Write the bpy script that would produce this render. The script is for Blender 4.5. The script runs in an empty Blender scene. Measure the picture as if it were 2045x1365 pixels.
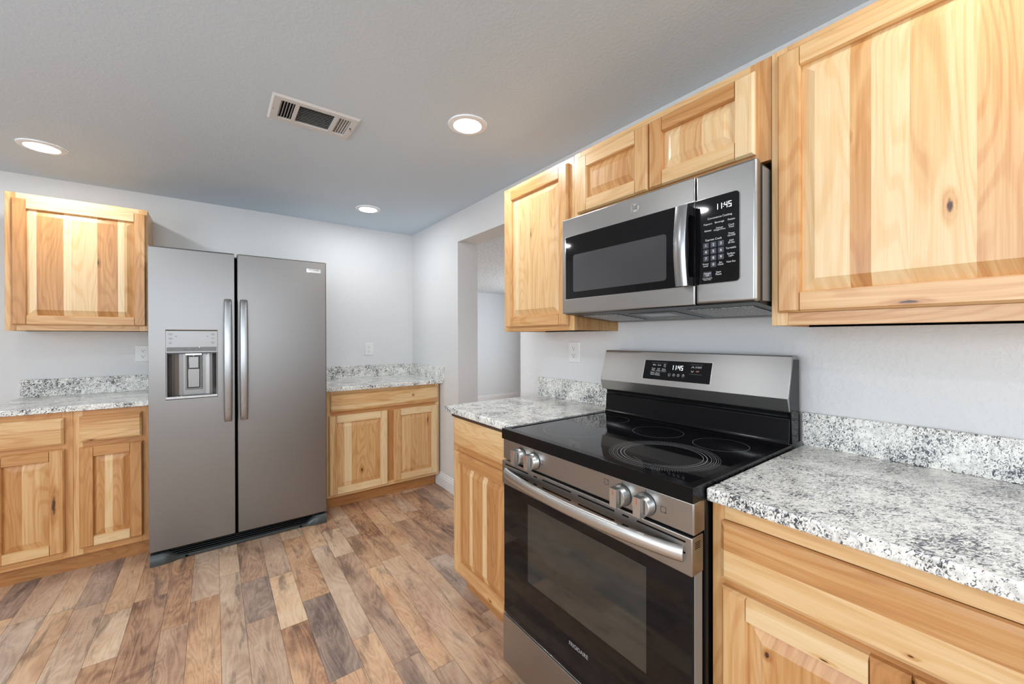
import bpy, math, random
from mathutils import Vector, Matrix
random.seed(7)
sc = bpy.context.scene
COL = sc.collection

# ------------------------------------------------------------------ camera
CAM = (-1.5669, -3.7666, 1.2816)
cd = bpy.data.cameras.new('camera')
cd.sensor_fit = 'HORIZONTAL'; cd.sensor_width = 36.0
cd.lens = 798.05 / 2045 * 36.0
cd.shift_x = (1022.5 - 1028.5) / 2045
cd.shift_y = -(682.5 - 674.9) / 2045
cd.clip_start = 0.02
cam = bpy.data.objects.new('camera', cd); COL.objects.link(cam)
yaw, pit, rol = math.radians(36.98), math.radians(-0.169), math.radians(-0.124)
fwd0 = Vector((math.sin(yaw), math.cos(yaw), 0)); rt0 = Vector((math.cos(yaw), -math.sin(yaw), 0)); up0 = Vector((0, 0, 1))
fw = fwd0 * math.cos(pit) + up0 * math.sin(pit); up1 = up0 * math.cos(pit) - fwd0 * math.sin(pit)
rt = rt0 * math.cos(rol) + up1 * math.sin(rol); up = up1 * math.cos(rol) - rt0 * math.sin(rol)
M = Matrix.Identity(4)
for i in range(3):
    M[i][0] = rt[i]; M[i][1] = up[i]; M[i][2] = -fw[i]; M[i][3] = CAM[i]
cam.matrix_world = M
sc.camera = cam

# ------------------------------------------------------------------ exposure, sky
sc.view_settings.view_transform = 'Standard'
sc.view_settings.look = 'None'
sc.view_settings.gamma = 1.0
sc.view_settings.use_curve_mapping = False
sc.view_settings.exposure = 0.12
sc.cycles.max_bounces = 10
sc.cycles.diffuse_bounces = 6
sc.cycles.glossy_bounces = 5
sc.cycles.sample_clamp_indirect = 8.0
sc.cycles.caustics_reflective = False
sc.cycles.caustics_refractive = False
world = bpy.data.worlds.new('daylight'); sc.world = world; world.use_nodes = True
bgn = world.node_tree.nodes['Background']
bgn.inputs[0].default_value = (0.82, 0.91, 1.0, 1); bgn.inputs[1].default_value = 1.5

H = 2.284
def area_light(name, loc, rot, sx, sy, power, col, shape='RECTANGLE'):
    l = bpy.data.lights.new(name, 'AREA'); l.shape = shape; l.size = sx; l.size_y = sy
    l.energy = power; l.color = col
    o = bpy.data.objects.new(name, l); COL.objects.link(o); o.location = loc; o.rotation_euler = rot
    return o
# added fill lights in unseen, made-up windows of this and the next room
area_light('added_fill_rear', (-2.1, -6.56, 1.45), (math.radians(90), 0, 0), 2.9, 1.5, 38, (0.84, 0.93, 1.0))
area_light('added_fill_side', (-4.36, -3.35, 1.45), (math.radians(90), 0, math.radians(-90)), 2.3, 1.4, 54, (0.84, 0.93, 1.0))
area_light('added_fill_hall', (3.61, 0.7, 1.3), (math.radians(90), 0, math.radians(90)), 2.0, 1.5, 45, (0.84, 0.93, 1.0))
LAMP_W = 5.0

# ------------------------------------------------------------------ node helpers
def new_mat(name):
    m = bpy.data.materials.new(name); m.use_nodes = True
    nt = m.node_tree; b = nt.nodes['Principled BSDF']
    return m, nt, b
def N(nt, t, **kw):
    n = nt.nodes.new(t)
    for k, v in kw.items():
        setattr(n, k, v)
    return n
def L(nt, a, b): nt.links.new(a, b)
def math_n(nt, op, a, b=None, c=None, clamp=False):
    n = N(nt, 'ShaderNodeMath', operation=op); n.use_clamp = clamp
    for i, x in enumerate((a, b, c)):
        if x is None: continue
        if isinstance(x, (int, float)): n.inputs[i].default_value = x
        else: L(nt, x, n.inputs[i])
    return n.outputs[0]
def vmul(nt, v, k):
    n = N(nt, 'ShaderNodeVectorMath', operation='MULTIPLY'); L(nt, v, n.inputs[0]); n.inputs[1].default_value = k
    return n.outputs[0]
def noise(nt, vec, scale=1.0, detail=2.0, rough=0.5, dist=0.0):
    n = N(nt, 'ShaderNodeTexNoise'); L(nt, vec, n.inputs['Vector'])
    n.inputs['Scale'].default_value = scale; n.inputs['Detail'].default_value = detail
    n.inputs['Roughness'].default_value = rough; n.inputs['Distortion'].default_value = dist
    return n.outputs['Fac']
def ramp(nt, fac, stops, interp='LINEAR'):
    n = N(nt, 'ShaderNodeValToRGB'); cr = n.color_ramp; cr.interpolation = interp
    while len(cr.elements) < len(stops): cr.elements.new(0.5)
    for e, (p, c) in zip(cr.elements, stops):
        e.position = p; e.color = (*c, 1) if len(c) == 3 else c
    L(nt, fac, n.inputs[0]); return n.outputs[0]
def mixc(nt, fac, a, b):
    n = N(nt, 'ShaderNodeMix', data_type='RGBA')
    if isinstance(fac, (int, float)): n.inputs[0].default_value = fac
    else: L(nt, fac, n.inputs[0])
    for i, x in ((6, a), (7, b)):
        if isinstance(x, tuple): n.inputs[i].default_value = (*x, 1)
        else: L(nt, x, n.inputs[i])
    return n.outputs[2]
def smooth(nt, v, a, b):
    n = N(nt, 'ShaderNodeMapRange', interpolation_type='SMOOTHSTEP')
    L(nt, v, n.inputs[0]); n.inputs[1].default_value = a; n.inputs[2].default_value = b
    return n.outputs[0]
def bump(nt, b, h, strength, dist):
    n = N(nt, 'ShaderNodeBump'); n.inputs['Strength'].default_value = strength; n.inputs['Distance'].default_value = dist
    L(nt, h, n.inputs['Height']); L(nt, n.outputs[0], b.inputs['Normal'])
def s2l(r, g, b):
    f = lambda c: (c / 255 / 12.92) if c / 255 <= 0.04045 else ((c / 255 + 0.055) / 1.055) ** 2.4
    return (f(r), f(g), f(b))
def objco(nt): return N(nt, 'ShaderNodeTexCoord').outputs['Object']
MATS = {}
def plain(name, col, rough=0.5, metal=0.0, spec=0.5, coat=0.0, emit=None, es=0.0):
    m, nt, b = new_mat(name)
    b.inputs['Base Color'].default_value = (*col, 1); b.inputs['Roughness'].default_value = rough
    b.inputs['Metallic'].default_value = metal; b.inputs['Specular IOR Level'].default_value = spec
    b.inputs['Coat Weight'].default_value = coat
    if emit:
        b.inputs['Emission Color'].default_value = (*emit, 1); b.inputs['Emission Strength'].default_value = es
    MATS[name] = m; return m

# ------------------------------------------------------------------ materials
def mk_paint(name, col, sc1, st, dist):
    m, nt, b = new_mat(name); co = objco(nt)
    n1 = noise(nt, co, sc1, 3, 0.55); n2 = noise(nt, co, sc1 * 0.35, 2, 0.5)
    h = math_n(nt, 'ADD', smooth(nt, n1, 0.45, 0.62), math_n(nt, 'MULTIPLY', n2, 0.8))
    n3 = noise(nt, co, 2.0, 2, 0.5)
    c = mixc(nt, n3, tuple(x * 0.985 for x in col), col)
    L(nt, c, b.inputs['Base Color']); b.inputs['Roughness'].default_value = 0.55
    b.inputs['Specular IOR Level'].default_value = 0.3
    bump(nt, b, h, st, dist); MATS[name] = m
mk_paint('wall_paint', (0.735, 0.735, 0.735), 55, 0.22, 0.0025)
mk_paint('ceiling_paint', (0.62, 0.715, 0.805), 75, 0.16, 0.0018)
mk_paint('hall_paint', (0.76, 0.80, 0.835), 55, 0.3, 0.003)
mk_paint('hall_ceiling_paint', (0.72, 0.76, 0.79), 26, 0.7, 0.008)
plain('trim_white', (0.83, 0.84, 0.85), 0.35)

def mk_wood():
    m, nt, b = new_mat('hickory')
    uv = N(nt, 'ShaderNodeUVMap', uv_map='grain').outputs[0]
    br = N(nt, 'ShaderNodeAttribute', attribute_name='board')
    kn = N(nt, 'ShaderNodeAttribute', attribute_name='knot')
    sep = N(nt, 'ShaderNodeSeparateColor'); L(nt, br.outputs['Color'], sep.inputs[0])
    tone, sap, seed = sep.outputs[0], sep.outputs[1], sep.outputs[2]
    ksize = br.outputs['Alpha']
    suv = N(nt, 'ShaderNodeSeparateXYZ'); L(nt, uv, suv.inputs[0])
    cmb = N(nt, 'ShaderNodeCombineXYZ'); L(nt, suv.outputs[0], cmb.inputs[0]); L(nt, suv.outputs[1], cmb.inputs[1])
    L(nt, math_n(nt, 'MULTIPLY', seed, 17.0), cmb.inputs[2])
    P = cmb.outputs[0]
    # knot distance
    sk = N(nt, 'ShaderNodeSeparateXYZ'); L(nt, kn.outputs['Vector'], sk.inputs[0])
    ks = math_n(nt, 'MAXIMUM', ksize, 0.0005)
    du = math_n(nt, 'DIVIDE', math_n(nt, 'SUBTRACT', suv.outputs[0], sk.outputs[0]), ks)
    dv = math_n(nt, 'DIVIDE', math_n(nt, 'SUBTRACT', suv.outputs[1], sk.outputs[1]), math_n(nt, 'MULTIPLY', ks, sk.outputs[2]))
    kd = math_n(nt, 'SQRT', math_n(nt, 'ADD', math_n(nt, 'MULTIPLY', du, du), math_n(nt, 'MULTIPLY', dv, dv)))
    kwob = noise(nt, vmul(nt, P, (90, 45, 1)), 1, 3, 0.6)
    kd2 = math_n(nt, 'ADD', kd, math_n(nt, 'MULTIPLY', math_n(nt, 'SUBTRACT', kwob, 0.5), 1.6))
    knear = math_n(nt, 'DIVIDE', 1.0, math_n(nt, 'ADD', 1.0, math_n(nt, 'MULTIPLY', kd, kd)))
    # cathedral grain from the contours of a stretched noise field
    nlow = noise(nt, vmul(nt, P, (9, 1.1, 1)), 1, 1.5, 0.45, 0.25)
    field = math_n(nt, 'ADD', math_n(nt, 'MULTIPLY', nlow, 17.0), math_n(nt, 'MULTIPLY', knear, 2.2))
    g = math_n(nt, 'SINE', math_n(nt, 'MULTIPLY', field, 6.283))
    g = smooth(nt, g, 0.0, 1.0)
    fib = noise(nt, vmul(nt, P, (420, 9, 1)), 1, 2, 0.6)
    fib2 = noise(nt, vmul(nt, P, (90, 2.2, 1)), 1, 2, 0.6)
    sapn = noise(nt, vmul(nt, P, (11, 0.9, 1)), 1, 1, 0.4, 0.3)
    sapf = math_n(nt, 'MULTIPLY', smooth(nt, sapn, 0.50, 0.535), sap)
    t = math_n(nt, 'ADD', tone, math_n(nt, 'MULTIPLY', sapf, 0.42))
    t = math_n(nt, 'ADD', t, math_n(nt, 'MULTIPLY', g, 0.09))
    t = math_n(nt, 'ADD', t, math_n(nt, 'MULTIPLY', math_n(nt, 'SUBTRACT', fib, 0.5), 0.20))
    t = math_n(nt, 'ADD', t, math_n(nt, 'MULTIPLY', math_n(nt, 'SUBTRACT', fib2, 0.5), 0.34))
    halo = math_n(nt, 'SUBTRACT', 1.0, smooth(nt, kd2, 0.9, 3.2))
    t = math_n(nt, 'ADD', t, math_n(nt, 'MULTIPLY', halo, 0.24))
    c = ramp(nt, t, [(0.0, s2l(235, 208, 165)), (0.25, s2l(222, 181, 128)), (0.5, s2l(197, 142, 86)),
                     (0.75, s2l(164, 108, 60)), (1.0, s2l(120, 74, 40))])
    core = math_n(nt, 'SUBTRACT', 1.0, smooth(nt, kd2, 0.45, 1.1))
    c = mixc(nt, core, c, s2l(74, 40, 22))
    # rare mineral streaks
    st = noise(nt, vmul(nt, P, (42, 1.6, 3)), 1, 2, 0.5)
    c = mixc(nt, math_n(nt, 'MULTIPLY', smooth(nt, st, 0.735, 0.775), 0.65), c, s2l(112, 64, 36))
    L(nt, c, b.inputs['Base Color'])
    b.inputs['Roughness'].default_value = 0.36; b.inputs['Specular IOR Level'].default_value = 0.5
    b.inputs['Coat Weight'].default_value = 0.18; b.inputs['Coat Roughness'].default_value = 0.25
    bump(nt, b, math_n(nt, 'ADD', fib, math_n(nt, 'MULTIPLY', g, -0.3)), 0.08, 0.0006)
    MATS['hickory'] = m
mk_wood()

def mk_floor():
    m, nt, b = new_mat('plank_vinyl')
    uv = N(nt, 'ShaderNodeUVMap', uv_map='grain').outputs[0]
    br = N(nt, 'ShaderNodeAttribute', attribute_name='board')
    sep = N(nt, 'ShaderNodeSeparateColor'); L(nt, br.outputs['Color'], sep.inputs[0])
    suv = N(nt, 'ShaderNodeSeparateXYZ'); L(nt, uv, suv.inputs[0])
    cmb = N(nt, 'ShaderNodeCombineXYZ'); L(nt, suv.outputs[0], cmb.inputs[0]); L(nt, suv.outputs[1], cmb.inputs[1])
    L(nt, math_n(nt, 'MULTIPLY', sep.outputs[2], 31.0), cmb.inputs[2])
    P = cmb.outputs[0]
    nl = noise(nt, vmul(nt, P, (10, 1.8, 1)), 1, 2, 0.5, 0.6)
    g = math_n(nt, 'SINE', math_n(nt, 'MULTIPLY', nl, 95.0))
    fib = noise(nt, vmul(nt, P, (260, 14, 1)), 1, 3, 0.6)
    saw = noise(nt, vmul(nt, P, (18, 150, 1)), 1, 2, 0.6, 0.4)
    cloud = noise(nt, vmul(nt, P, (7.5, 3.6, 1)), 1, 3, 0.55)
    smud = noise(nt, vmul(nt, P, (17, 2.9, 2.3)), 1, 4, 0.62, 0.5)
    t = math_n(nt, 'ADD', sep.outputs[0], math_n(nt, 'MULTIPLY', math_n(nt, 'SUBTRACT', cloud, 0.5), 1.0))
    t = math_n(nt, 'ADD', t, math_n(nt, 'MULTIPLY', g, 0.08))
    t = math_n(nt, 'ADD', t, math_n(nt, 'MULTIPLY', math_n(nt, 'SUBTRACT', fib, 0.5), 0.42))
    t = math_n(nt, 'ADD', t, math_n(nt, 'MULTIPLY', math_n(nt, 'SUBTRACT', saw, 0.5), 0.24))
    c = ramp(nt, t, [(0.0, s2l(234, 203, 167)), (0.3, s2l(221, 179, 139)), (0.6, s2l(196, 149, 112)), (0.85, s2l(142, 99, 74)), (1.0, s2l(92, 68, 56))])
    gray = ramp(nt, t, [(0.0, s2l(214, 193, 174)), (0.5, s2l(170, 147, 132)), (1.0, s2l(94, 82, 78))])
    c = mixc(nt, sep.outputs[1], c, gray)
    sm = smooth(nt, smud, 0.51, 0.70)
    c = mixc(nt, math_n(nt, 'MULTIPLY', sm, 0.58), c, s2l(88, 74, 70))
    crk = noise(nt, vmul(nt, P, (34, 6, 5)), 1, 5, 0.7, 1.2)
    crk = math_n(nt, 'SUBTRACT', 1.0, smooth(nt, math_n(nt, 'ABSOLUTE', math_n(nt, 'SUBTRACT', crk, 0.5)), 0.0, 0.012))
    crk = math_n(nt, 'MULTIPLY', crk, smooth(nt, smud, 0.54, 0.66))
    c = mixc(nt, math_n(nt, 'MULTIPLY', crk, 0.7), c, s2l(48, 38, 36))
    L(nt, c, b.inputs['Base Color'])
    b.inputs['Roughness'].default_value = 0.38; b.inputs['Specular IOR Level'].default_value = 0.45
    bump(nt, b, math_n(nt, 'ADD', fib, math_n(nt, 'MULTIPLY', g, 0.4)), 0.10, 0.001)
    MATS['plank_vinyl'] = m
mk_floor()
plain('plank_seam', s2l(70, 52, 42), 0.7)

def mk_granite():
    m, nt, b = new_mat('granite'); co = objco(nt)
    mp = N(nt, 'ShaderNodeMapping'); L(nt, co, mp.inputs[0]); mp.inputs['Rotation'].default_value = (0.35, 0.5, 0.62)
    v = mp.outputs[0]
    clo = noise(nt, v, 11, 3, 0.6)
    cl2 = noise(nt, vmul(nt, v, (1.0, 2.1, 1.4)), 45, 4, 0.62, 0.5)
    fl1 = noise(nt, vmul(nt, v, (1.0, 2.7, 2.0)), 60, 4, 0.62, 1.5)
    fl2 = noise(nt, vmul(nt, v, (1.0, 2.0, 1.6)), 130, 2, 0.6, 0.5)
    bur = noise(nt, vmul(nt, v, (1.0, 1.9, 1.5)), 95, 2, 0.5, 0.3)
    c = mixc(nt, smooth(nt, cl2, 0.40, 0.66), s2l(250, 248, 241), s2l(212, 211, 206))
    d = math_n(nt, 'ADD', fl1, math_n(nt, 'MULTIPLY', math_n(nt, 'SUBTRACT', clo, 0.5), 0.34))
    c = mixc(nt, math_n(nt, 'MULTIPLY', smooth(nt, d, 0.525, 0.58), 0.55), c, s2l(138, 141, 148))
    c = mixc(nt, math_n(nt, 'MULTIPLY', smooth(nt, d, 0.562, 0.598), 0.94), c, s2l(44, 48, 60))
    d2 = math_n(nt, 'ADD', fl2, math_n(nt, 'MULTIPLY', math_n(nt, 'SUBTRACT', clo, 0.5), 0.25))
    c = mixc(nt, math_n(nt, 'MULTIPLY', smooth(nt, d2, 0.59, 0.64), 0.8), c, s2l(66, 68, 78))
    c = mixc(nt, math_n(nt, 'MULTIPLY', smooth(nt, bur, 0.71, 0.74), 0.85), c, s2l(104, 52, 58))
    L(nt, c, b.inputs['Base Color'])
    b.inputs['Roughness'].default_value = 0.16; b.inputs['Specular IOR Level'].default_value = 0.5
    bump(nt, b, fl2, 0.04, 0.0005)
    MATS['granite'] = m
mk_granite()

def mk_steel(name, col, rough, stretch, amp=0.06, bmp=0.05):
    m, nt, b = new_mat(name); co = objco(nt)
    n1 = noise(nt, vmul(nt, co, stretch), 1, 3, 0.6)
    c = mixc(nt, n1, tuple(x * (1 - amp) for x in col), tuple(x * (1 + amp) for x in col))
    L(nt, c, b.inputs['Base Color']); b.inputs['Metallic'].default_value = 1.0
    r = math_n(nt, 'ADD', rough - 0.05, math_n(nt, 'MULTIPLY', n1, 0.1)); L(nt, r, b.inputs['Roughness'])
    if bmp: bump(nt, b, n1, bmp, 0.0004)
    MATS[name] = m
mk_steel('steel_fridge', s2l(141, 138, 136), 0.33, (3, 3, 500), 0.04)
mk_steel('steel', s2l(166, 164, 162), 0.33, (60, 4, 600), 0.04)
mk_steel('steel_bright', s2l(206, 206, 206), 0.20, (60, 60, 60), 0.02)
mk_steel('satin_steel', s2l(200, 198, 195), 0.36, (60, 4, 400), 0.03, 0)
mk_steel('handle_steel', s2l(166, 167, 168), 0.26, (300, 300, 6), 0.03, 0)
plain('chrome', s2l(228, 228, 228), 0.08, 1.0)
plain('black_glass', (0.005, 0.005, 0.006), 0.045, 0, 0.30)
plain('black_enamel', (0.006, 0.006, 0.007), 0.14, 0, 0.16)
plain('black_plastic', (0.014, 0.014, 0.016), 0.35)
plain('dark_gap', (0.004, 0.004, 0.004), 0.8, 0, 0.1)
plain('dark_gray_plastic', s2l(62, 66, 66), 0.32)
plain('gray_plastic', s2l(128, 126, 122), 0.35)
plain('panel_gray', s2l(112, 113, 110), 0.3)
plain('oven_window', (0.022, 0.025, 0.023), 0.06, 0, 0.85)
plain('micro_window', (0.055, 0.055, 0.058), 0.10, 0, 0.5, 0.3)
plain('burner_print', (0.32, 0.32, 0.33), 0.25)
plain('print_gray', (0.30, 0.30, 0.31), 0.4)
plain('print_white', (0.75, 0.75, 0.76), 0.4)
plain('print_dark', (0.05, 0.05, 0.055), 0.5)
plain('print_red', s2l(200, 70, 50), 0.5)
plain('key_gray', s2l(58, 63, 72), 0.3)
plain('led_white', (0.8, 0.85, 0.9), 0.4, emit=(0.85, 0.93, 1.0), es=0.9)
plain('led_orange', (0.5, 0.25, 0.12), 0.4, emit=(1.0, 0.45, 0.2), es=0.25)
plain('lamp_lens', (1, 1, 1), 0.5, emit=(1.0, 0.985, 0.96), es=14.0)
plain('white_enamel', (0.88, 0.89, 0.90), 0.3)
plain('vent_enamel', (0.66, 0.66, 0.655), 0.4)
plain('outlet_white', (0.80, 0.80, 0.79), 0.3)
plain('shim_brown', s2l(70, 52, 42), 0.7)
plain('rubber', (0.012, 0.012, 0.013), 0.6)
def mk_filter():
    m, nt, b = new_mat('filter_mesh'); co = objco(nt)
    vv = N(nt, 'ShaderNodeTexVoronoi'); L(nt, co, vv.inputs['Vector']); vv.inputs['Scale'].default_value = 260
    c = ramp(nt, vv.outputs['Distance'], [(0.2, (0.03, 0.03, 0.03)), (0.7, (0.55, 0.55, 0.54))])
    L(nt, c, b.inputs['Base Color']); b.inputs['Metallic'].default_value = 0.7; b.inputs['Roughness'].default_value = 0.4
    MATS['filter_mesh'] = m
mk_filter()

# ------------------------------------------------------------------ mesh builder
def FB(yf): return lambda u, v, w: (u, yf - w, v)        # things on the back wall, facing -y
def FR(xf): return lambda u, v, w: (xf - w, -u, v)       # things on the right wall, facing -x (u = -y)
ID = lambda u, v, w: (u, v, w)
class B:                                                   # one board of wood
    def __init__(s, tone, axis='v', sap=0.0, knot=None, ks=0.008, kr=2.2):
        s.tone, s.axis, s.sap = tone, axis, sap
        s.seed = random.random(); s.off = (random.random() * 40, random.random() * 40)
        s.knot, s.ks, s.kr = knot, (ks * 0.75 if knot else 0.0), kr
    def uv(s, p):
        u, v, w = p
        a, l = (u, v) if s.axis == 'v' else (v, u)
        if s.axis == 'w': a, l = u + v, w
        else: a += 0.8 * w
        return (a + s.off[0], l + s.off[1])
    def kuv(s):
        if not s.knot: return (-99.0, -99.0, 1.0)
        u, v = s.knot
        a, l = (u, v) if s.axis == 'v' else (v, u)
        return (a + s.off[0], l + s.off[1], s.kr)
class MB:
    def __init__(s, T=ID):
        s.T = T; s.v = []; s.f = []; s.m = []; s.b = []; s.luv = []
    def pt(s, p): s.v.append(s.T(*p)); return len(s.v) - 1
    def poly(s, pts, mat, board=None):
        ids = [s.pt(p) for p in pts]; s.face(ids, pts, mat, board)
    def face(s, ids, pts, mat, board=None):
        s.f.append(ids); s.m.append(mat); s.b.append(board)
        s.luv.append([board.uv(p) if board else (p[0], p[1]) for p in pts])
    def hexa(s, lo, hi, mat, board=None, skip=()):
        # lo / hi: 4 points each, counter-clockwise seen from +w
        P = lo + hi; ids = [s.pt(p) for p in P]
        F = {'back': (3, 2, 1, 0), 'front': (4, 5, 6, 7), 'b': (0, 1, 5, 4), 'r': (1, 2, 6, 5), 't': (2, 3, 7, 6), 'l': (3, 0, 4, 7)}
        for k, q in F.items():
            if k in skip: continue
            s.face([ids[i] for i in q], [P[i] for i in q], mat, board)
    def box(s, u0, u1, v0, v1, w0, w1, mat, board=None, skip=()):
        s.hexa([(u0, v0, w0), (u1, v0, w0), (u1, v1, w0), (u0, v1, w0)],
               [(u0, v0, w1), (u1, v0, w1), (u1, v1, w1), (u0, v1, w1)], mat, board, skip)
    def frus(s, u0, u1, v0, v1, w0, w1, il, ir, ib, it, mat, board=None, skip=('back',)):
        s.hexa([(u0, v0, w0), (u1, v0, w0), (u1, v1, w0), (u0, v1, w0)],
               [(u0 + il, v0 + ib, w1), (u1 - ir, v0 + ib, w1), (u1 - ir, v1 - it, w1), (u0 + il, v1 - it, w1)], mat, board, skip)
    def ring(s, o, i, w0, w1, mat, hole_w=None, hole_mat=None, back=True):
        # slab with a rectangular hole; o, i = (u0,u1,v0,v1)
        def rc(r, w): return [(r[0], r[2], w), (r[1], r[2], w), (r[1], r[3], w), (r[0], r[3], w)]
        O1, I1, O0 = rc(o, w1), rc(i, w1), rc(o, w0)
        hw = w0 if hole_w is None else hole_w
        I0 = rc(i, hw)
        io1 = [s.pt(p) for p in O1]; ii1 = [s.pt(p) for p in I1]; io0 = [s.pt(p) for p in O0]; ii0 = [s.pt(p) for p in I0]
        for k in range(4):
            n = (k + 1) % 4
            s.face([io1[k], io1[n], ii1[n], ii1[k]], [O1[k], O1[n], I1[n], I1[k]], mat)
            s.face([io0[k], io0[n], io1[n], io1[k]], [O0[k], O0[n], O1[n], O1[k]], mat)
            s.face([ii1[k], ii1[n], ii0[n], ii0[k]], [I1[k], I1[n], I0[n], I0[k]], hole_mat or mat)
        if hole_w is None:
            for k in range(4):
                n = (k + 1) % 4
                s.face([io0[n], io0[k], ii0[k], ii0[n]], [O0[n], O0[k], I0[k], I0[n]], mat)
        else:
            s.face(ii0, I0, hole_mat or mat)
            if back: s.face(io0[::-1], O0[::-1], mat)
    def extrude(s, prof, a0, a1, mat, fn, caps=True, board=None):
        # prof: closed loop of 2D points; fn(a, p, q) -> local point
        n = len(prof)
        A = [fn(a0, *p) for p in prof]; Bp = [fn(a1, *p) for p in prof]
        ia = [s.pt(p) for p in A]; ib = [s.pt(p) for p in Bp]
        for k in range(n):
            j = (k + 1) % n
            s.face([ia[k], ia[j], ib[j], ib[k]], [A[k], A[j], Bp[j], Bp[k]], mat if isinstance(mat, str) else mat[k], board)
        if caps:
            cm = mat if isinstance(mat, str) else mat[-1]
            s.face(ia[::-1], A[::-1], cm, board); s.face(ib, Bp, cm, board)
    def lathe(s, c, prof, mat, axis='w', seg=40, ring_only=False):
        # prof: list of (radius, height) along axis from centre c
        rows = []
        for r, h in prof:
            row = []
            for k in range(seg):
                a = 2 * math.pi * k / seg; x, y = r * math.cos(a), r * math.sin(a)
                p = (c[0] + x, c[1] + y, c[2] + h) if axis == 'w' else ((c[0] + x, c[1] + h, c[2] - y) if axis == 'v' else (c[0] + h, c[1] + x, c[2] + y))
                row.append((s.pt(p), p))
            rows.append(row)
        for a, b2 in zip(rows, rows[1:]):
            for k in range(seg):
                j = (k + 1) % seg
                q = [a[k], a[j], b2[j], b2[k]]
                s.face([x[0] for x in q], [x[1] for x in q], mat)
        if not ring_only:
            for row, rev in ((rows[0], True), (rows[-1], False)):
                if prof[0 if rev else -1][0] > 1e-6:
                    q = row[::-1] if rev else row
                    s.face([x[0] for x in q], [x[1] for x in q], mat)
    def sweep(s, path, prof, mat, side):
        # path of points; prof 2D offsets (a along 'side' vector, b along the normal)
        side = Vector(side).normalized(); rows = []; n = len(path)
        for i, p in enumerate(path):
            t = (Vector(path[min(i + 1, n - 1)]) - Vector(path[max(i - 1, 0)])).normalized()
            nr = t.cross(side).normalized()
            pr = prof(i / (n - 1)) if callable(prof) else prof
            row = []
            for a, b2 in pr:
                q = Vector(p) + side * a + nr * b2; row.append((s.pt(tuple(q)), tuple(q)))
            rows.append(row)
        m = len(rows[0])
        for a, b2 in zip(rows, rows[1:]):
            for k in range(m):
                j = (k + 1) % m
                q = [a[k], a[j], b2[j], b2[k]]
                s.face([x[0] for x in q], [x[1] for x in q], mat)
        s.face([x[0] for x in rows[0]][::-1], [x[1] for x in rows[0]][::-1], mat)
        s.face([x[0] for x in rows[-1]], [x[1] for x in rows[-1]], mat)
    def text(s, body, cx, cy, size, w, mat, align='CENTER', bold=0.0, sx=1.0):
        cu = bpy.data.curves.new('tmp_text', 'FONT'); cu.body = body; cu.size = size
        cu.align_x = align; cu.align_y = 'CENTER'; cu.resolution_u = 3; cu.offset = bold; cu.space_line = 0.85
        ob = bpy.data.objects.new('tmp_text', cu); COL.objects.link(ob)
        dg = bpy.context.evaluated_depsgraph_get(); dg.update()
        me = bpy.data.meshes.new_from_object(ob.evaluated_get(dg))
        base = [s.pt((cx + v.co.x * sx, cy + v.co.y, w)) for v in me.vertices]
        co = [(cx + v.co.x * sx, cy + v.co.y, w) for v in me.vertices]
        for p in me.polygons:
            q = list(p.vertices)
            if p.normal.z < 0: q = q[::-1]
            s.face([base[i] for i in q], [co[i] for i in q], mat)
        bpy.data.meshes.remove(me); bpy.data.objects.remove(ob); bpy.data.curves.remove(cu)
    def digits(s, txt, u, v, h, w, mat, slant=0.0):
        SEG = {'0': 'abcdef', '1': 'bc', '4': 'fgbc', '5': 'afgcd'}
        wd = h * 0.5; t = h * 0.11; x = u
        for ch in txt:
            if ch == ':':
                for yy in (0.3, 0.7): s.box(x, x + t, v + h * yy - t / 2, v + h * yy + t / 2, w, w + 0.0002, mat)
                x += t * 2.2; continue
            R = {'a': (0, wd, h - t, h), 'd': (0, wd, 0, t), 'g': (0, wd, h / 2 - t / 2, h / 2 + t / 2), 'f': (0, t, h / 2, h), 'e': (0, t, 0, h / 2), 'b': (wd - t, wd, h / 2, h), 'c': (wd - t, wd, 0, h / 2)}
            for k in SEG[ch]:
                r = R[k]; s.box(x + r[0], x + r[1], v + r[2], v + r[3], w, w + 0.0002, mat)
            x += wd * 1.38

def key_labels(T, items, w, mat, par, size=None):
    for it in items:
        m = MB(T); m.text(it[0], it[1], it[2], it[3] if len(it) > 3 else size, w, mat); link('key_label', m, par, smooth=False)

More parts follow.
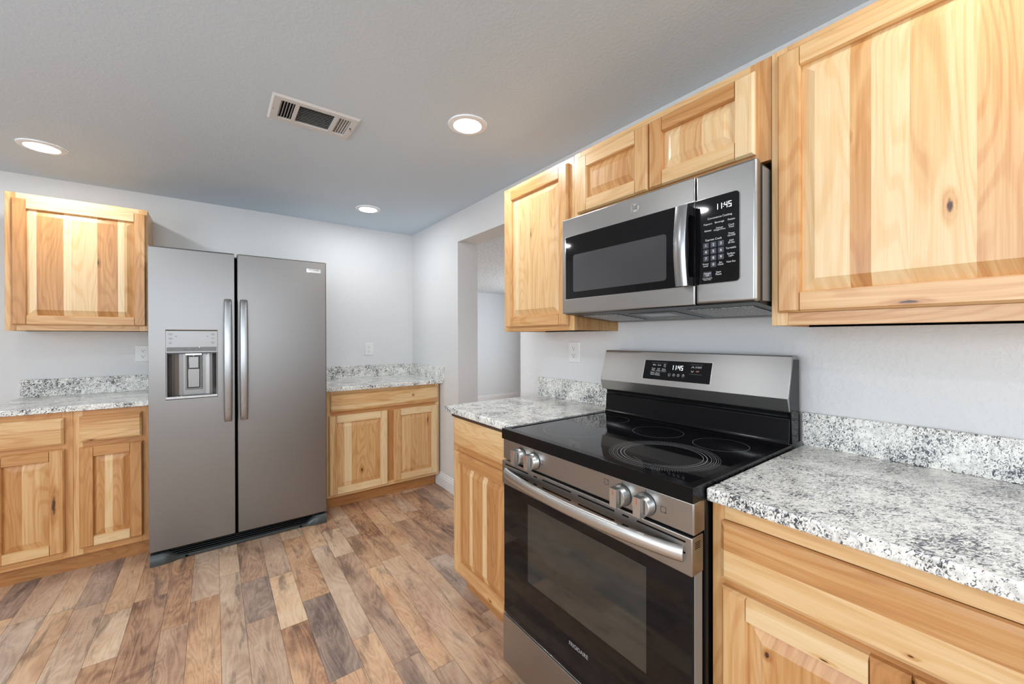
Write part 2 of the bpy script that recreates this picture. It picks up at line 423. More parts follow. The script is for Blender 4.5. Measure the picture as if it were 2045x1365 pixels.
def link(name, mb, parent=None, bevel=0.0, seg=2, smooth=True, angle=32):
    org = Vector((0, 0, 0))
    if parent is not None:
        r = parent
        while r.parent: r = r.parent
        org = Vector(r['_org'])
    elif not getattr(mb, 'keep', False):
        xs = [p[0] for p in mb.v]; ys = [p[1] for p in mb.v]; zs = [p[2] for p in mb.v]
        org = Vector(((min(xs) + max(xs)) / 2, (min(ys) + max(ys)) / 2, min(zs)))
    me = bpy.data.meshes.new(name)
    me.from_pydata([tuple(Vector(p) - org) for p in mb.v], [], mb.f)
    names = []
    for m in mb.m:
        if m not in names: names.append(m)
    for n in names: me.materials.append(MATS[n])
    me.polygons.foreach_set('material_index', [names.index(m) for m in mb.m])
    uvl = me.uv_layers.new(name='grain')
    flat = []
    for l in mb.luv:
        for a in l: flat += a
    uvl.data.foreach_set('uv', flat)
    if any(mb.b):
        ca = me.color_attributes.new('board', 'FLOAT_COLOR', 'CORNER'); kk = me.color_attributes.new('knot', 'FLOAT_COLOR', 'CORNER')
        c1, c2 = [], []
        for f, b in zip(mb.f, mb.b):
            a = (b.tone, b.sap, b.seed, b.ks) if b else (0.3, 0, 0, 0)
            k = (*b.kuv(), 1) if b else (-99, -99, 1, 1)
            for _ in f: c1 += a; c2 += k
        ca.data.foreach_set('color', c1); kk.data.foreach_set('color', c2)
    if smooth:
        me.polygons.foreach_set('use_smooth', [True] * len(me.polygons))
        me.set_sharp_from_angle(angle=math.radians(angle))
    me.update()
    o = bpy.data.objects.new(name, me); COL.objects.link(o)
    if parent is not None: o.parent = parent
    else: o.location = org; o['_org'] = tuple(org)
    if bevel:
        md = o.modifiers.new('edge', 'BEVEL'); md.width = bevel; md.segments = seg; md.limit_method = 'ANGLE'; md.angle_limit = math.radians(40)
        md.harden_normals = False
    return o
def thing(name, label, cat, loc, group=None):
    o = bpy.data.objects.new(name, None); COL.objects.link(o); o.location = loc; o['_org'] = tuple(loc)
    o.empty_display_size = 0.05
    o['label'] = label; o['category'] = cat
    if group: o['group'] = group
    return o
def tag(o, label, cat, group=None):
    o['label'] = label; o['category'] = cat
    if group: o['group'] = group
    return o
def struct(name, mb, **kw):
    o = link(name, mb, **kw); o['kind'] = 'structure'; return o

# ------------------------------------------------------------------ room shell
m = MB(); m.box(-4.6, 0.0, 0.0, 0.13, 0, H + 0.1, 'wall_paint'); struct('wall_back', m)
J1, J2, JH, WT = -0.923, -1.744, 2.047, 0.185
m = MB()
m.box(0, WT, J1, 3.0, 0, H + 0.1, 'wall_paint'); m.box(0, WT, J2, J1, JH, H + 0.1, 'wall_paint', skip=('r', 'l') and ())
m.box(0, WT, -6.7, J2, 0, H + 0.1, 'wall_paint'); struct('wall_right', m)
def added_window_wall(name, T, u0, u1, w0, w1, win):  # unseen wall with an opening for an added window
    m = MB(T); a, b_, c, d = win
    m.ring((u0, u1, 0, H + 0.1), win, w0, w1, 'wall_paint'); struct(name, m)
added_window_wall('wall_rear', lambda u, v, w: (-u, -6.6 + w, v), 0.0, 4.6, -0.12, 0.0, (0.6, 3.6, 0.65, 2.2))
added_window_wall('wall_left', lambda u, v, w: (-4.4 + w, u, v), -6.6, 0.0, -0.12, 0.0, (-4.55, -2.15, 0.72, 2.15))
def window(name, T, win):  # frame of an added, unseen window, made up to carry a fill light
    a, b_, c, d = win
    m = MB(T); m.ring(win, (a + .05, b_ - .05, c + .05, d - .05), -0.11, -0.06, 'trim_white')
    mid = (a + b_) / 2; m.box(mid - .025, mid + .025, c + .05, d - .05, -0.10, -0.065, 'trim_white'); m.box(a + .05, b_ - .05, (c + d) / 2 - .02, (c + d) / 2 + .02, -0.10, -0.065, 'trim_white')
    struct(name, m)
window('added_window_1', lambda u, v, w: (-u, -6.6 + w, v), (0.6, 3.6, 0.65, 2.2))
window('added_window_2', lambda u, v, w: (-4.4 + w, u, v), (-4.55, -2.15, 0.72, 2.15))
window('added_window_3', lambda u, v, w: (3.63 - w, u, v), (-0.35, 1.75, 0.5, 2.1))
VX, VY = (-1.355, -1.037), (-1.845, -1.660)     # duct opening behind the ceiling register
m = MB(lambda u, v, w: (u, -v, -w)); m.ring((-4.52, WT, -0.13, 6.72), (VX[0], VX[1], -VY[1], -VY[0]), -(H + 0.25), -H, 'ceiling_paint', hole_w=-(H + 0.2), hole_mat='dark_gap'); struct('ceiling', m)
# floor of individual printed planks
m = MB(); m.box(-4.52, WT, -6.72, 0.13, -0.1, -0.0012, 'plank_seam')
x = -4.5; rnd = random.Random(21); widths = [0.128, 0.096, 0.112, 0.09, 0.122, 0.104]
wi = 0
while x < WT - 0.01:
    w_ = widths[wi % 6] * rnd.uniform(0.94, 1.06); wi += 1
    x1 = min(x + w_, WT); y = -6.7 + rnd.uniform(-0.6, 0)
    while y < 0.12:
        ln = rnd.choice([0.34, 0.5, 0.65, 0.85, 1.05]) * rnd.uniform(0.85, 1.15)
        y0, y1 = max(y, -6.7), min(y + ln, 0.12); y += ln
        if y1 - y0 < 0.01: continue
        bd = B(min(0.66, max(0.14, rnd.gauss(0.42, 0.15))), 'v', rnd.choice([0.1, 0.25, 0.35, 0.45, 0.6, 0.9]))
        m.poly([(x + .0006, y0 + .0006, 0), (x1 - .0006, y0 + .0006, 0), (x1 - .0006, y1 - .0006, 0), (x + .0006, y1 - .0006, 0)], 'plank_vinyl', bd)
    x = x1
struct('floor', m, smooth=False)
# next room seen through the opening
m = MB(); m.box(WT, 3.77, 3.0, 3.12, 0, 2.3, 'hall_paint'); struct('wall_far', m)
m = MB(lambda u, v, w: (3.63 - w, u, v)); m.ring((-3.0, 3.0, 0, 2.3), (-0.35, 1.75, 0.5, 2.1), -0.12, 0, 'hall_paint'); struct('wall_far_right', m)  # opening for the added hall window and its fill light
m = MB(); m.box(WT, 3.63, -3.12, -3.0, 0, 2.3, 'hall_paint'); struct('wall_far_rear', m)
m = MB(); m.box(WT, 3.75, -3.12, 3.12, 2.166, 2.3, 'hall_ceiling_paint'); struct('ceiling_far', m)
m = MB(); m.box(WT, 3.75, -3.12, 3.12, -0.1, -0.0005, 'plank_vinyl', B(0.4, 'v')); struct('floor_far', m)
BBP = [(0, 0), (0.0145, 0), (0.0145, 0.078), (0.011, 0.082), (0.011, 0.094), (0.0065, 0.100), (0.0055, 0.112), (0, 0.116)]
m = MB(); m.extrude(BBP, J1, -0.5365, 'trim_white', lambda a, p, q: (-p, a, q)); struct('baseboard_right', m, angle=20)
m = MB(); m.extrude(BBP, 0.0, WT, 'trim_white', lambda a, p, q: (a, J1 - p, q)); struct('baseboard_opening', m, angle=20)
m = MB(); m.extrude(BBP, WT, 3.63, 'trim_white', lambda a, p, q: (a, 3.0 - p, q)); struct('baseboard_far', m, angle=20)
m = MB(); m.extrude(BBP, 3.0, -3.0, 'trim_white', lambda a, p, q: (3.63 - p, a, q)); struct('baseboard_far_right', m, angle=20)

# ------------------------------------------------------------------ cabinets
def door(name, T, parent, u0, u1, v0, v1, stl, str_, rt_, rb_, strips, fw_=0.055, knots=()):
    """raised-panel door; stl.. are Boards, strips = [(fraction, Board)]"""
    m = MB(T); wb, wf = 0.012, 0.0195
    def bd(a, b_, c, d, il, ir, ib, it, brd):
        m.box(a, b_, c, d, 0.0005, wb, 'hickory', brd, skip=('front',)); m.frus(a, b_, c, d, wb, wf, il, ir, ib, it, 'hickory', brd)
    e, n = 0.006, 0.0028
    bd(u0, u0 + fw_, v0, v1, e, n, e, e, stl); bd(u1 - fw_, u1, v0, v1, n, e, e, e, str_)
    bd(u0 + fw_, u1 - fw_, v1 - fw_, v1, 0, 0, n, e, rt_); bd(u0 + fw_, u1 - fw_, v0, v0 + fw_, 0, 0, e, n, rb_)
    d = link(name, m, parent)
    # floating raised panel
    a0, a1, c0, c1 = u0 + fw_, u1 - fw_, v0 + fw_, v1 - fw_
    s, lo, hi = 0.032, 0.0030, 0.0145
    m = MB(T); us = [a0]; tot = sum(f for f, _ in strips); x = a0
    for f, _ in strips[:-1]: x += (a1 - a0) * f / tot; us.append(x)
    us.append(a1)
    def top(x): return hi if a0 + s - 1e-6 <= x <= a1 - s + 1e-6 else lo + (hi - lo) * max(0, min((x - a0), (a1 - x))) / s
    for i, (_, brd) in enumerate(strips):
        cuts = sorted({us[i], us[i + 1], *[c for c in (a0 + s, a1 - s) if us[i] < c < us[i + 1]]})
        for p, q in zip(cuts, cuts[1:]):
            def vtop(x, side):   # where the slope line ends for this x (mitred corners)
                k = min(s, x - a0, a1 - x); return (c0 + k) if side == 0 else (c1 - k)
            zp, zq = top(p), top(q)
            m.poly([(p, c0, lo), (q, c0, lo), (q, vtop(q, 0), zq), (p, vtop(p, 0), zp)], 'hickory', brd)
            m.poly([(p, vtop(p, 0), zp), (q, vtop(q, 0), zq), (q, vtop(q, 1), zq), (p, vtop(p, 1), zp)], 'hickory', brd)
            m.poly([(p, vtop(p, 1), zp), (q, vtop(q, 1), zq), (q, c1, lo), (p, c1, lo)], 'hickory', brd)
    m.box(a0, a1, c0, c1, 0.0008, lo - 0.0005, 'hickory', strips[0][1])
    link('panel', m, d, angle=12)
    return d
def drawer(T, parent, u0, u1, v0, v1, split, b1, b2, name='drawer_front'):
    """slab front glued of two boards: b1 above the split height, b2 below"""
    m = MB(T); e = 0.009; vs = v0 + (v1 - v0) * split
    for c, d, ib, it, brd in ((v0, vs, e, 0, b2), (vs, v1, 0, e, b1)):
        m.box(u0, u1, c, d, 0.0005, 0.013, 'hickory', brd, skip=('front',)); m.frus(u0, u1, c, d, 0.013, 0.0195, e, e, ib, it, 'hickory', brd)
    return link(name, m, parent)
def cabinet(name, label, T, u0, u1, v0, v1, depth, frame, tone, base=False, toe=0.0755, group=None, cat='cabinet', thing_loc=None):
    p0 = T((u0 + u1) / 2, 0 if base else v0, -depth / 2)
    t = thing(name, label, cat, p0, group)
    m = MB(T); bs = B(tone, 'v')
    m.box(u0, u1, v0, v1, -depth, -0.019, 'hickory', bs, skip=('b',) if not base else ())
    if not base: # recessed underside
        m.box(u0 + .012, u1 - .012, v0 + .012, v0 + .014, -depth, -0.019, 'hickory', B(tone, 'u'))
        m.ring  # (rim is the frame and the side walls)
    link('carcass', m, t)
    m = MB(T)
    for a, b_, c, d, ax, tn in frame:
        m.box(a, b_, c, d, -0.019, 0.0, 'hickory', B(tn, ax, 0.3 if tn < 0.5 else 0.0))
    link('face_frame', m, t, bevel=0.0008, seg=1)
    if base:
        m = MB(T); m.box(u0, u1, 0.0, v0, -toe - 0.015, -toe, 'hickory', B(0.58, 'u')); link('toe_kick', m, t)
    return t
def frame_boards(u0, u1, v0, v1, sl=.04, sr=.04, rt_=.04, rb_=.035, mids_v=(), mids_u=(), tones=(.3, .35, .3, .4)):
    F = [(u0, u0 + sl, v0, v1, 'v', tones[0]), (u1 - sr, u1, v0, v1, 'v', tones[1]),
         (u0 + sl, u1 - sr, v1 - rt_, v1, 'u', tones[2]), (u0 + sl, u1 - sr, v0, v0 + rb_, 'u', tones[3])]
    for a, b_, tn in mids_v: F.append((u0 + sl, u1 - sr, a, b_, 'u', tn))
    for a, b_, c, d, tn in mids_u: F.append((a, b_, c, d, 'v', tn))
    return F
UP = 'hickory wall cabinets'; BA = 'hickory base cabinets'
# wall cabinet to the left of the refrigerator
T = FB(-0.305)
u0, u1, v0, v1 = -2.4901, -1.9054, 1.3236, 2.0957
c = cabinet('wall_cabinet', 'hickory wall cabinet with one striped raised-panel door, hanging left of the refrigerator', T, u0, u1, v0, v1, 0.305,
            frame_boards(u0, u1, v0, v1, tones=(.32, .3, .06, .25)), 0.3, group=UP)
door('door', T, c, -2.4635, -1.9125, 1.356, 2.063, B(.52), B(.40, sap=.2), B(.10, 'u'), B(.36, 'u'),
     [(.085, B(.04)), (.235, B(.50, sap=.25, knot=(-2.375, 1.74), ks=.010)), (.07, B(.02)), (.245, B(.13)), (.20, B(.48, sap=.2, knot=(-2.115, 1.735), ks=.008)), (.065, B(.02)), (.10, B(.36))])
# small wall cabinet beside the opening
T = FR(-0.2987)
u0, u1, v0, v1 = 1.9881, 2.5180, 1.3103, 2.0763
c = cabinet('wall_cabinet', 'narrow tall hickory wall cabinet between the wall opening and the microwave', T, u0, u1, v0, v1, 0.2987,
            frame_boards(u0, u1, v0, v1, tones=(.2, .3, .12, .3)), 0.42, group=UP)
door('door', T, c, 2.0185, 2.490, 1.333, 2.053, B(.22, sap=.3), B(.38), B(.46, 'u'), B(.42, 'u'),
     [(.16, B(.06)), (.26, B(.20)), (.30, B(.24, knot=(2.245, 1.79), ks=.004, kr=5)), (.28, B(.22, sap=.3))])
# cabinet above the microwave
u0, u1, v0, v1 = 2.5185, 3.2965, 1.785, 2.0790
c = cabinet('wall_cabinet', 'short wide hickory cabinet with two small doors directly above the microwave', T, u0, u1, v0, v1, 0.2987,
            frame_boards(u0, u1, v0, v1, sr=.055, tones=(.15, .45, .25, .3)), 0.3, group=UP)
door('door', T, c, 2.549, 2.9015, 1.810, 2.052, B(.16, sap=.3), B(.34), B(.22, 'u'), B(.24, 'u'),
     [(.22, B(.34)), (.42, B(.40)), (.36, B(.34, sap=.4))])
door('door', T, c, 2.9055, 3.258, 1.810, 2.052, B(.40), B(.08), B(.50, 'u'), B(.22, 'u'),
     [(.26, B(.08)), (.32, B(.34)), (.42, B(.12, knot=(3.165, 2.0), ks=.004))])
# large wall cabinet on the right
u0, u1, v0, v1 = 3.2975, 3.9150, 1.312, 2.0818
c = cabinet('wall_cabinet', 'large hickory wall cabinet with wide pale door, at right edge above the bigger granite counter', T, u0, u1, v0, v1, 0.2987,
            frame_boards(u0, u1, v0, v1, tones=(.2, .3, .3, .34)), 0.3, group=UP)
door('door', T, c, 3.3165, 3.897, 1.347, 2.060, B(.30, sap=.2), B(.35), B(.22, 'u'), B(.34, 'u', knot=(3.58, 1.374), ks=.006, kr=4),
     [(.22, B(.09)), (.085, B(.36, sap=.3, knot=(3.482, 1.77), ks=.006)), (.14, B(.10)), (.21, B(.17, sap=.25, knot=(3.655, 1.56), ks=.007, kr=3.2)), (.2, B(.24, sap=.3)), (.14, B(.14))])

# base cabinets on the back wall, left of the refrigerator
T = FB(-0.61); CT = 0.8875
u0, u1, v0, v1 = -2.5050, -2.1765, 0.102, CT
c = cabinet('base_cabinet', 'hickory base cabinet at far left edge, its door stile split by long dark knots', T, u0, u1, v0, v1, 0.609,
            frame_boards(u0, u1, v0, v1, rt_=.045, mids_v=((.68, .72, .5),), tones=(.4, .34, .5, .4)), 0.4, True, group=BA)
drawer(T, c, -2.475, -2.208, 0.7155, 0.856, .62, B(.22, 'u'), B(.34, 'u', knot=(-2.443, .752), ks=.005, kr=2.5))
door('door', T, c, -2.475, -2.2065, 0.139, 0.688, B(.34), B(.36, sap=.3, knot=(-2.228, .40), ks=.010, kr=7), B(.50, 'u'), B(.22, 'u'),
     [(.42, B(.52)), (.58, B(.28, sap=.2))])
u0, u1 = -2.1760, -1.8680
c = cabinet('base_cabinet', 'hickory base cabinet tucked against the left side of the refrigerator', T, u0, u1, v0, v1, 0.609,
            frame_boards(u0, u1, v0, v1, rt_=.045, sl=.036, sr=.036, mids_v=((.68, .72, .48),), tones=(.26, .42, .5, .36)), 0.4, True, group=BA)
drawer(T, c, -2.152, -1.9025, 0.718, 0.856, .42, B(.34, 'u', sap=.4), B(.26, 'u', knot=(-2.107, .738), ks=.007, kr=1.9))
door('door', T, c, -2.153, -1.899, 0.140, 0.687, B(.50), B(.50, sap=.9), B(.50, 'u'), B(.12, 'u'),
     [(.30, B(.50)), (.22, B(.14)), (.30, B(.46)), (.18, B(.54))])
# base cabinet in the corner, right of the refrigerator
u0, u1 = -0.9330, -0.0170
c = cabinet('base_cabinet', 'hickory base cabinet with two doors in the back corner, right of the refrigerator', T, u0, u1, v0, v1, 0.609,
            frame_boards(u0, u1, v0, v1, rt_=.04, sl=.05, sr=.034, mids_v=((.69, .735, .52),), mids_u=((-.48, -.405, .137, .69, .56),), tones=(.25, .12, .2, .1)), 0.35, True, group=BA)
drawer(T, c, -0.889, -0.0325, 0.729, 0.860, .36, B(.14, 'u', sap=.3, knot=(-.257, .823), ks=.009, kr=1.0), B(.12, 'u', sap=.7))
door('door', T, c, -0.900, -0.4685, 0.119, 0.7035, B(.18, sap=.4), B(.05), B(.0, 'u'), B(.04, 'u'),
     [(.16, B(.30)), (.16, B(.0)), (.68, B(.36, knot=(-.655, .27), ks=.010, kr=1.8))])
door('door', T, c, -0.4165, -0.0355, 0.123, 0.7035, B(.34), B(.04), B(.04, 'u'), B(.12, 'u'),
     [(.32, B(.26)), (.36, B(.32, sap=.4)), (.32, B(.28, knot=(-.115, .585), ks=.006, kr=5))])
# base cabinets on the right wall
T = FR(-0.61)
u0, u1, v0, v1 = 1.9830, 2.5165, 0.118, 0.8895
c = cabinet('base_cabinet', 'hickory base cabinet with tall striped door between the wall opening and the range', T, u0, u1, v0, v1, 0.609,
            frame_boards(u0, u1, v0, v1, mids_v=((.72, .76, .5),), tones=(.4, .3, .4, .4)), 0.4, True, group=BA)
m = MB(T); m.box(1.9855, 2.5165, 0.8900, 0.9055, -0.60, 0.012, 'shim_brown'); link('shim_strip', m, c)
drawer(T, c, 2.0150, 2.4975, 0.7560, 0.8885, .55, B(.20, 'u', sap=.4), B(.26, 'u', sap=.2))
door('door', T, c, 2.0150, 2.4975, 0.1430, 0.7270, B(.30), B(.30), B(.52, 'u'), B(.36, 'u', knot=(2.34, .17), ks=.006, kr=1.8),
     [(.25, B(.50)), (.07, B(.12)), (.23, B(.48)), (.09, B(.12)), (.36, B(.46, sap=.3))])
u0, u1, v0, v1 = 3.2850, 3.9670, 0.105, 0.8935
c = cabinet('base_cabinet', 'hickory base cabinet at right edge below the bigger granite counter, beside the range', T, u0, u1, v0, v1, 0.609,
            frame_boards(u0, u1, v0, v1, sl=.028, mids_v=((.69, .735, .5),), tones=(.42, .4, .2, .4)), 0.45, True, group=BA)
drawer(T, c, 3.3115, 3.9400, 0.7215, 0.8530, .52, B(.46, 'u', sap=.3), B(.16, 'u', sap=.15, knot=(3.63, .757), ks=.003))
door('door', T, c, 3.3130, 3.6300, 0.140, 0.7040, B(.34, sap=.2), B(.56), B(.10, 'u', sap=.3, knot=(3.51, .672), ks=.003, kr=4), B(.3, 'u'),
     [(.45, B(.30, sap=.3, knot=(3.42, .60), ks=.006, kr=1.4)), (.2, B(.44)), (.35, B(.48))])
door('door', T, c, 3.6340, 3.9400, 0.140, 0.7040, B(.52), B(.4), B(.4, 'u'), B(.3, 'u'), [(.5, B(.4)), (.5, B(.3))])

# ------------------------------------------------------------------ granite counters
def counter(label, slab, splashes):
    t = thing('countertop', label, 'countertop', ((slab[0] + slab[1]) / 2, (slab[2] + slab[3]) / 2, slab[4]), 'granite countertops')
    m = MB(); m.box(*slab, 'granite'); link('slab', m, t, bevel=0.004, seg=3)
    for s in splashes:
        m = MB(); m.box(*s, 'granite'); link('backsplash', m, t, bevel=0.0018)
    return t
ctB, ctL, ctR, sp = 0.9180, 0.9363, 0.9242, 0.1076
counter('speckled granite countertop with backsplash left of the refrigerator', (-2.513, -1.8665, -0.6372, -0.0005, ctB - .030, ctB), [(-2.513, -1.8665, -0.019, -0.0005, ctB, ctB + sp)])
counter('speckled granite countertop in the back corner, backsplash on two walls', (-0.937, -0.0005, -0.668, -0.0005, ctB - .030, ctB), [(-0.937, -0.0005, -0.019, -0.0005, ctB, ctB + sp), (-0.019, -0.0005, -0.690, -0.0195, ctB, ctB + sp)])
counter('short granite countertop between the wall opening and the range', (-0.6372, -0.0005, -2.5170, -1.937, ctL - .0305, ctL), [(-0.019, -0.0005, -2.5170, -1.937, ctL, ctL + sp)])
counter('large granite countertop at right edge beside the range', (-0.6372, -0.0005, -3.975, -3.2835, ctR - .0305, ctR), [(-0.019, -0.0005, -3.975, -3.2835, ctR, ctR + sp)])

# ------------------------------------------------------------------ refrigerator
YF = -0.758
T = FB(YF)
fx0, fx1, gx0, gx1 = -1.8613, -0.9425, -1.4655, -1.4525
ft, fb_ = 1.7985, 0.0720
fr = thing('refrigerator', 'tall stainless steel side-by-side refrigerator with water dispenser', 'refrigerator', ((fx0 + fx1) / 2, -0.4, 0))
m = MB(T); m.box(fx0 + .006, fx1 - .006, 0.03, ft - .012, -0.725, -0.066, 'dark_gray_plastic')
m.box(fx0 + .05, fx0 + .15, ft - .012, ft + .006, -0.14, -0.066, 'dark_gray_plastic'); m.box(fx1 - .15, fx1 - .05, ft - .012, ft + .006, -0.14, -0.066, 'dark_gray_plastic')
m.box(gx0 - .02, gx1 + .02, fb_ - .02, ft - .02, -0.066, -0.06, 'dark_gap')
link('cabinet_body', m, fr, bevel=0.003)
dx0, dx1, dv0, dv1 = -1.7870, -1.5510, 0.9300, 1.3210
m = MB(T); m.ring((fx0, gx0, fb_, ft), (dx0, dx1, dv0, dv1), -0.058, 0.0, 'steel_fridge', hole_w=-0.050, hole_mat='gray_plastic')
dl = link('door', m, fr, bevel=0.006, seg=3)
m = MB(T); m.box(gx1, fx1, fb_, ft, -0.058, 0.0, 'steel_fridge'); dr = link('door', m, fr, bevel=0.006, seg=3)
def fridge_handle(par, uc):
    m = MB(T); path = []
    for i in range(29):
        k = i / 28; path.append((uc, 0.777 + (1.512 - 0.777) * k, 0.030 + 0.026 * math.sin(math.pi * k) ** 0.7))
    def prof(k):
        a = 0.0215 - 0.003 * abs(2 * k - 1) ** 3
        return [(-a, -.006), (-a * .72, -.0115), (a * .72, -.0115), (a, -.006), (a, .008), (-a, .008)]
    m.sweep(path, prof, 'handle_steel', (1, 0, 0))
    for vv in (0.79, 1.485): m.box(uc - .015, uc + .015, vv, vv + .03, -0.0005, 0.034, 'handle_steel')
    link('handle', m, par, bevel=0.002, seg=2, angle=50)
fridge_handle(dl, -1.5000); fridge_handle(dr, -1.4200)
m = MB(T); m.box(-1.066, -0.978, 1.7215, 1.7475, 0, 0.0025, 'steel_bright'); bdg = link('badge', m, dr, bevel=0.0008)
bdg['label'] = 'bright brand badge on the right door'
mt = MB(T); mt.text('FRIGIDAIRE', -1.022, 1.7395, 0.0125, 0.0028, 'print_dark', bold=0.0002, sx=1.0); mt.text('G A L L E R Y', -1.022, 1.7270, 0.0068, 0.0028, 'print_gray')
o = link('lettering', mt, fr, smooth=False)
# dispenser set in the left door
dp = MB(T)   # curved alcove liner
prof = []
for i in range(17):
    k = i / 16; a = math.pi * k
    sx_ = -math.cos(a); dep = -0.047 * (1 - abs(sx_) ** 5)
    prof.append((dx0 + .006 + (dx1 - dx0 - .012) * (sx_ + 1) / 2, dep))
for (a, wa), (b_, wb_) in zip(prof, prof[1:]):
    dp.poly([(a, dv0 + .012, wa), (b_, dv0 + .012, wb_), (b_, 1.1955, wb_), (a, 1.1955, wa)], 'steel_fridge')
dp.box(dx0, dx0 + .006, dv0, 1.195, -0.048, 0.0015, 'gray_plastic'); dp.box(dx1 - .006, dx1, dv0, 1.195, -0.048, 0.0015, 'gray_plastic')
disp = link('dispenser', dp, fr, angle=60); disp['label'] = 'recessed ice and water dispenser in the left door'
m = MB(T); m.box(dx0, dx1, 1.1955, dv1, -0.045, 0.0015, 'steel_fridge'); m.box(dx0, dx1, 1.1885, 1.1955, -0.045, -0.004, 'dark_gray_plastic'); m.box(dx0 + .004, dx1 - .004, 1.2020, 1.2270, 0.0015, 0.0020, 'panel_gray')
link('control_panel', m, disp, bevel=0.001)
m = MB(T); m.box(dx0, dx1, dv0, dv0 + .013, -0.047, 0.005, 'steel_bright'); m.box(dx0 + .02, dx1 - .02, dv0 + .013, dv0 + .0145, -0.040, -0.006, 'dark_gray_plastic'); link('drip_tray', m, disp, bevel=0.002)
m = MB(T); m.ring((-1.7010, -1.6260, 0.975, 1.187), (-1.6930, -1.6340, 0.985, 1.180), -0.046, -0.030, 'gray_plastic', hole_w=-0.036, hole_mat='dark_gray_plastic')
m.box(-1.6905, -1.6365, 0.988, 1.098, -0.036, -0.0300, 'steel_fridge'); m.box(-1.6865, -1.6405, 1.102, 1.170, -0.036, -0.0270, 'steel_fridge'); link('paddle', m, disp, bevel=0.002)
m = MB(T); m.box(-1.7005, -1.6265, 1.180, 1.1885, -0.040, -0.014, 'steel_bright'); m.lathe((-1.6635, 1.172, -0.025), [(.006, 0), (.009, .009)], 'chrome', 'v', 16); link('nozzle', m, disp)
key_labels(T, (('Freezer\nTemp', -1.766, 1.302), ('Temp\nMode', -1.766, 1.277), ('Air\nFilter', -1.766, 1.252), ('Fridge\nTemp', -1.573, 1.302), ('Quick\nIce', -1.573, 1.277), ('Water\nFilter', -1.573, 1.252), ('LOCK', -1.764, 1.2145), ('Water', -1.700, 1.2145), ('Cubed', -1.666, 1.2145), ('Crush', -1.634, 1.2145)), 0.0023, 'print_dark', disp, 0.0072)
for cx_ in (-1.742, -1.598):
    m = MB(T); m.box(cx_ - .002, cx_ + .002, 1.287, 1.291, 0.0015, 0.0019, 'print_dark'); link('indicator', m, disp, smooth=False)
m = MB(T); m.box(-1.6375, -1.6345, 1.2235, 1.2265, 0.0020, 0.0024, 'led_white')
link('indicator_lamp', m, disp, smooth=False)
# toe grille with foot covers
m = MB(T); m.box(fx0 + .09, fx1 - .09, 0.004, 0.020, -0.055, -0.008, 'dark_gray_plastic')
for k in range(4): m.box(fx0 + .09, fx1 - .09, 0.024 + k * .011, 0.0275 + k * .011, -0.045, -0.016 - .003 * k, 'black_plastic')
m.box(fx0 + .02, fx1 - .02, 0.006, 0.068, -0.066, -0.055, 'dark_gap')
link('toe_grille', m, fr, bevel=0.0015)
for s_, e_ in ((fx0 + .004, 1), (fx1 - .004, -1)):
    m = MB(T); n = 12; rows = []
    for i in range(n + 1):
        k = i / n; du = .165 * k; bul = (0.5 + 0.5 * math.cos(min(1, max(0, (k - .35) / .5)) * math.pi))
        rows.append((s_ + e_ * du, 0.020 + 0.040 * bul - .006 * (1 - bul) * 0, 0.004 + 0.008 * (bul) - .012 * (1 - bul)))
    sec = lambda r: [(r[0], 0.0, -0.06), (r[0], 0.0, r[2]), (r[0], r[1] * .75, r[2]), (r[0], r[1], r[2] - .012), (r[0], r[1], -0.06)]
    S = [sec(r) for r in rows]; I = [[m.pt(p) for p in q] for q in S]
    for a, b_, A, Bq in zip(I, I[1:], S, S[1:]):
        for k in range(5):
            j = (k + 1) % 5; q = [a[k], a[j], b_[j], b_[k]]; P_ = [A[k], A[j], Bq[j], Bq[k]]
            if e_ > 0: q, P_ = q[::-1], P_[::-1]
            m.face(q[::-1], P_[::-1], 'dark_gray_plastic')
    m.face(I[0][::-1] if e_ < 0 else I[0], S[0], 'dark_gray_plastic'); m.face(I[-1] if e_ < 0 else I[-1][::-1], S[-1], 'dark_gray_plastic')
    link('foot_cover', m, fr, angle=50)

# ------------------------------------------------------------------ range
RL, RR = 2.5195, 3.2805
XF = -0.685
T = FR(XF)
rg = thing('range', 'stainless steel and black electric range with smooth glass cooktop', 'range', (-0.36, -(RL + RR) / 2, 0))
m = MB(T); m.box(RL + .003, RR - .001, 0.025, 0.896, -0.660, -0.052, 'black_enamel'); m.box(RL + .012, RR - .012, 0.03, 0.89, -0.052, -0.046, 'dark_gap'); link('oven_body', m, rg, bevel=0.004)
# cooktop
zc = 0.9350
m = MB(lambda u, v, w: (-v, -u, w))   # u along the wall, v = -x, w = up
m.ring((RL, RR, 0.100, 0.692), (RL + .020, RR - .020, 0.130, 0.664), 0.8965, zc, 'black_enamel', hole_w=zc - .0022, hole_mat='black_glass')
ck = link('cooktop', m, rg, bevel=0.006, seg=3)
def burner(u, v, rr):
    m = MB(lambda u, v, w: (-v, -u, w))
    for r, t_ in rr: m.lathe((u, v, zc - .0021), [(r - t_ / 2, 0), (r + t_ / 2, 0)][::-1], 'burner_print', 'w', 72, ring_only=True)
    return m
for u, v, rr in ((2.700, 0.490, ((.112, .0013),)), (2.662, 0.225, ((.072, .0011),)), (2.911, 0.268, ((.088, .0011),)), (3.135, 0.262, ((.082, .0011),))):
    link('burner_ring', burner(u, v, rr), ck, smooth=False)
m = burner(3.083, 0.505, ((.110, .0014), (.120, .0022), (.131, .0012), (.143, .0010)))
for k in range(150):     # dotted outer band
    a = 2 * math.pi * k / 150
    for q in (.137, .1485, .154):
        m.box(3.083 + q * math.cos(a) - .0007, 3.083 + q * math.cos(a) + .0007, 0.505 + q * math.sin(a) - .0007, 0.505 + q * math.sin(a) + .0007, zc - .0023, zc - .0020, 'burner_print')
